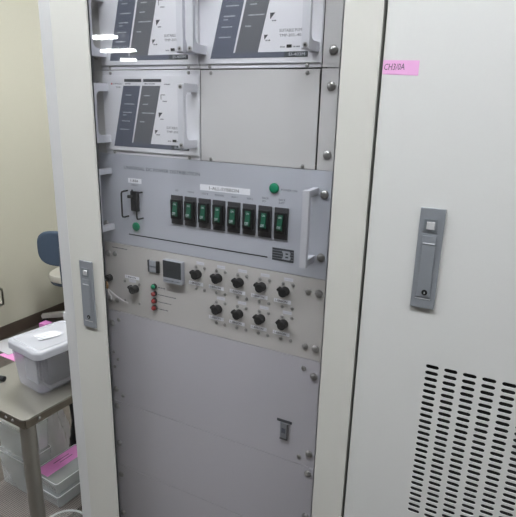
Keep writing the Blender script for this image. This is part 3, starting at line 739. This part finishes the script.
# crumpled clear bag behind the flat boxes
def crumple(c, rx, ry, rz_, seed, n=26, m_=16):
    rnd = random.Random(seed); ph = [(rnd.uniform(0, 6.28), rnd.randint(2, 7), rnd.randint(1, 5), rnd.uniform(.03, .09)) for _ in range(9)]
    m = MB(); bm = m.bm; rings = []
    for j in range(1, m_):
        v = PI * j / m_; ring = []
        for i in range(n):
            u = 2 * PI * i / n; k = 1 + sum(a * math.sin(fu * u + p) * math.sin(fv * v + p * 1.7) for p, fu, fv, a in ph)
            s = math.sin(v) ** .55
            ring.append(bm.verts.new((c[0] + rx * k * s * math.cos(u), c[1] + ry * k * s * math.sin(u), c[2] + rz_ * math.cos(v) * (1 if math.cos(v) < 0 else k))))
        rings.append(ring)
    for A, B in zip(rings, rings[1:]):
        for i in range(n): bm.faces.new((A[i], A[(i + 1) % n], B[(i + 1) % n], B[i]))
    bm.faces.new(rings[0]); bm.faces.new(list(reversed(rings[-1]))); return m
bg = part('plastic_bag', crumple((0, 0, .115), .042, .036, .117, 3), M['bag_clear'])
bg.location = (-.556, .287, SH); tag(bg, 'crumpled clear plastic bag under the cart top, behind the flat boxes', 'bag')
# black drawstring pouch hanging at the back right
pts = [(0, 0, 0), (0, 0, .03), (0, 0, .075), (.004, 0, .105), (.006, 0, .14), (.003, 0, .20), (-.004, 0, .262)]
po = part('black_pouch', MB().tube(pts, [.018, .026, .026, .021, .016, .019, .022], 18), M['black_soft'])
po.location = (-.552, .372, SH); tag(po, 'black cloth pouch standing upright on the shelf beside the rack frame', 'pouch')
# clear round tub on the floor between cart and rack
tb = thing('clear_tub', (-.232, .02, 0), 'clear round plastic tub with a thick rim, in front of the flat boxes', 'tub')
prof = [(.0, .002), (.046, .002), (.050, .01), (.060, .428), (.058, .428), (.048, .012), (.0, .010)]
part('tub_wall', MB().lathe((0, 0, 0), prof, 40), M['bowl_clear'], tb, local=True)
part('rim', MB().tube([(.0615 * math.cos(a * 2 * PI / 40), .0615 * math.sin(a * 2 * PI / 40), .428) for a in range(40)], .0032, 10, True), M['box_clear'], tb, 'thick clear rim', local=True)
# white carton and a pen on the cart
t = thing('white_carton', (-.550, .400, TOP), 'plain white carton standing on the cart behind the storage bin', 'carton', rz=math.radians(-10))
part('carton_body', MB().box(-.035, .035, -.018, .018, 0, .138, .001), M['paper'], t, local=True)
part('carton_flap', MB().box(-.034, .034, -.0185, .0185, .1382, .1392), M['paper'], t, local=True)
t = thing('marker_pen', (-.628, .128, TOP + .008), 'black marker pen lying on the cart at the photo\'s left edge', 'pen', rz=math.radians(12))
k = MB(); k.cyl((-.06, 0, 0), (1, 0, 0), .0075, .080, 18, bev=.001); part('barrel', k, M['black'], t, local=True)
k = MB(); k.cyl((.0205, 0, 0), (1, 0, 0), .0082, .030, 18, bev=.0015); part('cap', k, M['black_soft'], t, local=True)

# ------------------------------------------------------------------ on the floor by the wall
sh = part('paper_sheet', MB().prism([(-.13, -.06), (.10, -.085), (.13, .06), (-.10, .085)], 'Z', 0, .003), M['paper'])
sh.location = (-2.085, 1.232, .006); tag(sh, 'white paper sheet on the floor by the wall, left of the storage bin', 'paper')
sh = part('paper_sheet', MB().prism([(-.075, -.05), (.085, -.06), (.10, .045), (-.06, .055)], 'Z', 0, .004), M['paper_pink'])
sh.location = (-1.965, 1.175, .0005); tag(sh, 'pink paper sheet on the floor, half under the white sheet', 'paper')
gx = part('green_booklet', MB().prism([(-.08, -.06), (.08, -.06), (.08, .06), (-.08, .06)], 'Z', 0, .012, .001), M['green_box'])
gx.location = (-2.04, 1.00, .0); tag(gx, 'dark green booklet on the floor at the photo\'s left edge', 'booklet')
pk = part('pink_box', MB().box(-.03, .03, -.03, .03, 0, .092, .002), M['pink_deep'])
pk.location = (-2.03, 1.485, 0); tag(pk, 'small pink box on the floor beside the grey chair base', 'box')

# office chair
ch = thing('office_chair', (-1.925, 1.75, 0), 'blue-backed office chair with beige seat, half hidden behind the rack edge', 'chair', rz=math.radians(16))
# chair faces local +Y; the back stands at local -Y
def pad(w, h, d, r, n=6):
    """soft rounded slab: superellipse outline with a domed thickness"""
    m = MB(); bm = m.bm; rings = []
    for s, t_ in ((.86, -d / 2), (.97, -d * .36), (1, 0), (.97, d * .36), (.86, d / 2)):
        ring = []
        for k in range(40):
            a = 2 * PI * k / 40; ca, sa = math.cos(a), math.sin(a); e = 2 / r
            ring.append(bm.verts.new((s * w / 2 * math.copysign(abs(ca) ** e, ca), t_, s * h / 2 * math.copysign(abs(sa) ** e, sa))))
        rings.append(ring)
    for A, B in zip(rings, rings[1:]):
        for k in range(40): bm.faces.new((A[k], A[(k + 1) % 40], B[(k + 1) % 40], B[k]))
    bm.faces.new(rings[0]); bm.faces.new(list(reversed(rings[-1]))); return m
bk = pad(.335, .232, .055, 3.0)
for v in bk.bm.verts: v.co = Vector((v.co.x, v.co.y - .25 + v.co.x ** 2 * .8, v.co.z + .635))
back = part('backrest', bk, M['chair_blue'], ch, 'blue-grey padded backrest', local=True)
st = pad(.42, .40, .060, 3.0)
for v in st.bm.verts: v.co = Vector((v.co.x, v.co.z + .01, v.co.y + .390))
part('seat', st, M['chair_beige'], ch, 'beige upholstered seat', local=True)
st = pad(.40, .38, .030, 3.0)
for v in st.bm.verts: v.co = Vector((v.co.x, v.co.z + .01, v.co.y + .353))
part('seat_pan', st, M['chair_shell'], ch, local=True)
part('back_strut', MB().tube([(.035, -.285, .66), (.035, -.295, .52), (.03, -.28, .40), (.02, -.24, .345), (0, -.05, .335)], .017, 12), M['chair_shell'], ch, 'dark blue back strut', local=True)
k = MB(); k.cyl((0, 0, .09), (0, 0, 1), .026, .250, 20); part('gas_column', k, M['black'], ch, local=True)
for i in range(5):
    a = math.radians(198 + 72 * i); ca, sa = math.cos(a), math.sin(a)
    m = MB(); pr = [(.02, .075), (.30, .060), (.305, .082), (.30, .090), (.02, .120)]
    m.prism(pr, 'Y', -.018, .018, .003); m.bm.transform(Matrix.Rotation(a, 4, 'Z'))
    lg = part('base_arm', m, M['chair_base'], ch, 'grey star base arm', local=True)
    w_ = MB(); w_.cyl((.285 * ca - .012 * sa, .285 * sa + .012 * ca, .0275), (sa, -ca, 0), .0275, .024, 18, bev=.003); w_.cyl((.285 * ca, .285 * sa, .03), (0, 0, 1), .006, .035, 10)
    part('caster', w_, M['black'], lg, local=True)

# ------------------------------------------------------------------ world, camera, view
wd = bpy.data.worlds.new('room_air'); SC.world = wd; wd.use_nodes = True
wd.node_tree.nodes['Background'].inputs['Color'].default_value = (.9, .95, 1, 1); wd.node_tree.nodes['Background'].inputs['Strength'].default_value = .3
cam = bpy.data.cameras.new('camera'); co = bpy.data.objects.new('camera', cam); COL.objects.link(co); SC.camera = co
cam.sensor_fit = 'HORIZONTAL'; cam.sensor_width = 36; cam.lens = 518. / 516. * 36; cam.clip_start = .02
yaw, pitch, roll = .4726, .28568, .02504
fw = Vector((-math.sin(yaw) * math.cos(pitch), math.cos(yaw) * math.cos(pitch), -math.sin(pitch)))
r0 = Vector((math.cos(yaw), math.sin(yaw), 0)); u0 = r0.cross(fw)
rr = r0 * math.cos(roll) + u0 * math.sin(roll); uu = -r0 * math.sin(roll) + u0 * math.cos(roll)
mt_ = Matrix((rr, uu, -fw)).transposed().to_4x4(); mt_.translation = (.75101, -.77354, 1.55)
co.matrix_world = mt_
SC.view_settings.view_transform = 'Standard'; SC.view_settings.look = 'None'; SC.view_settings.gamma = 1; SC.view_settings.use_curve_mapping = False
SC.view_settings.exposure = 0.62
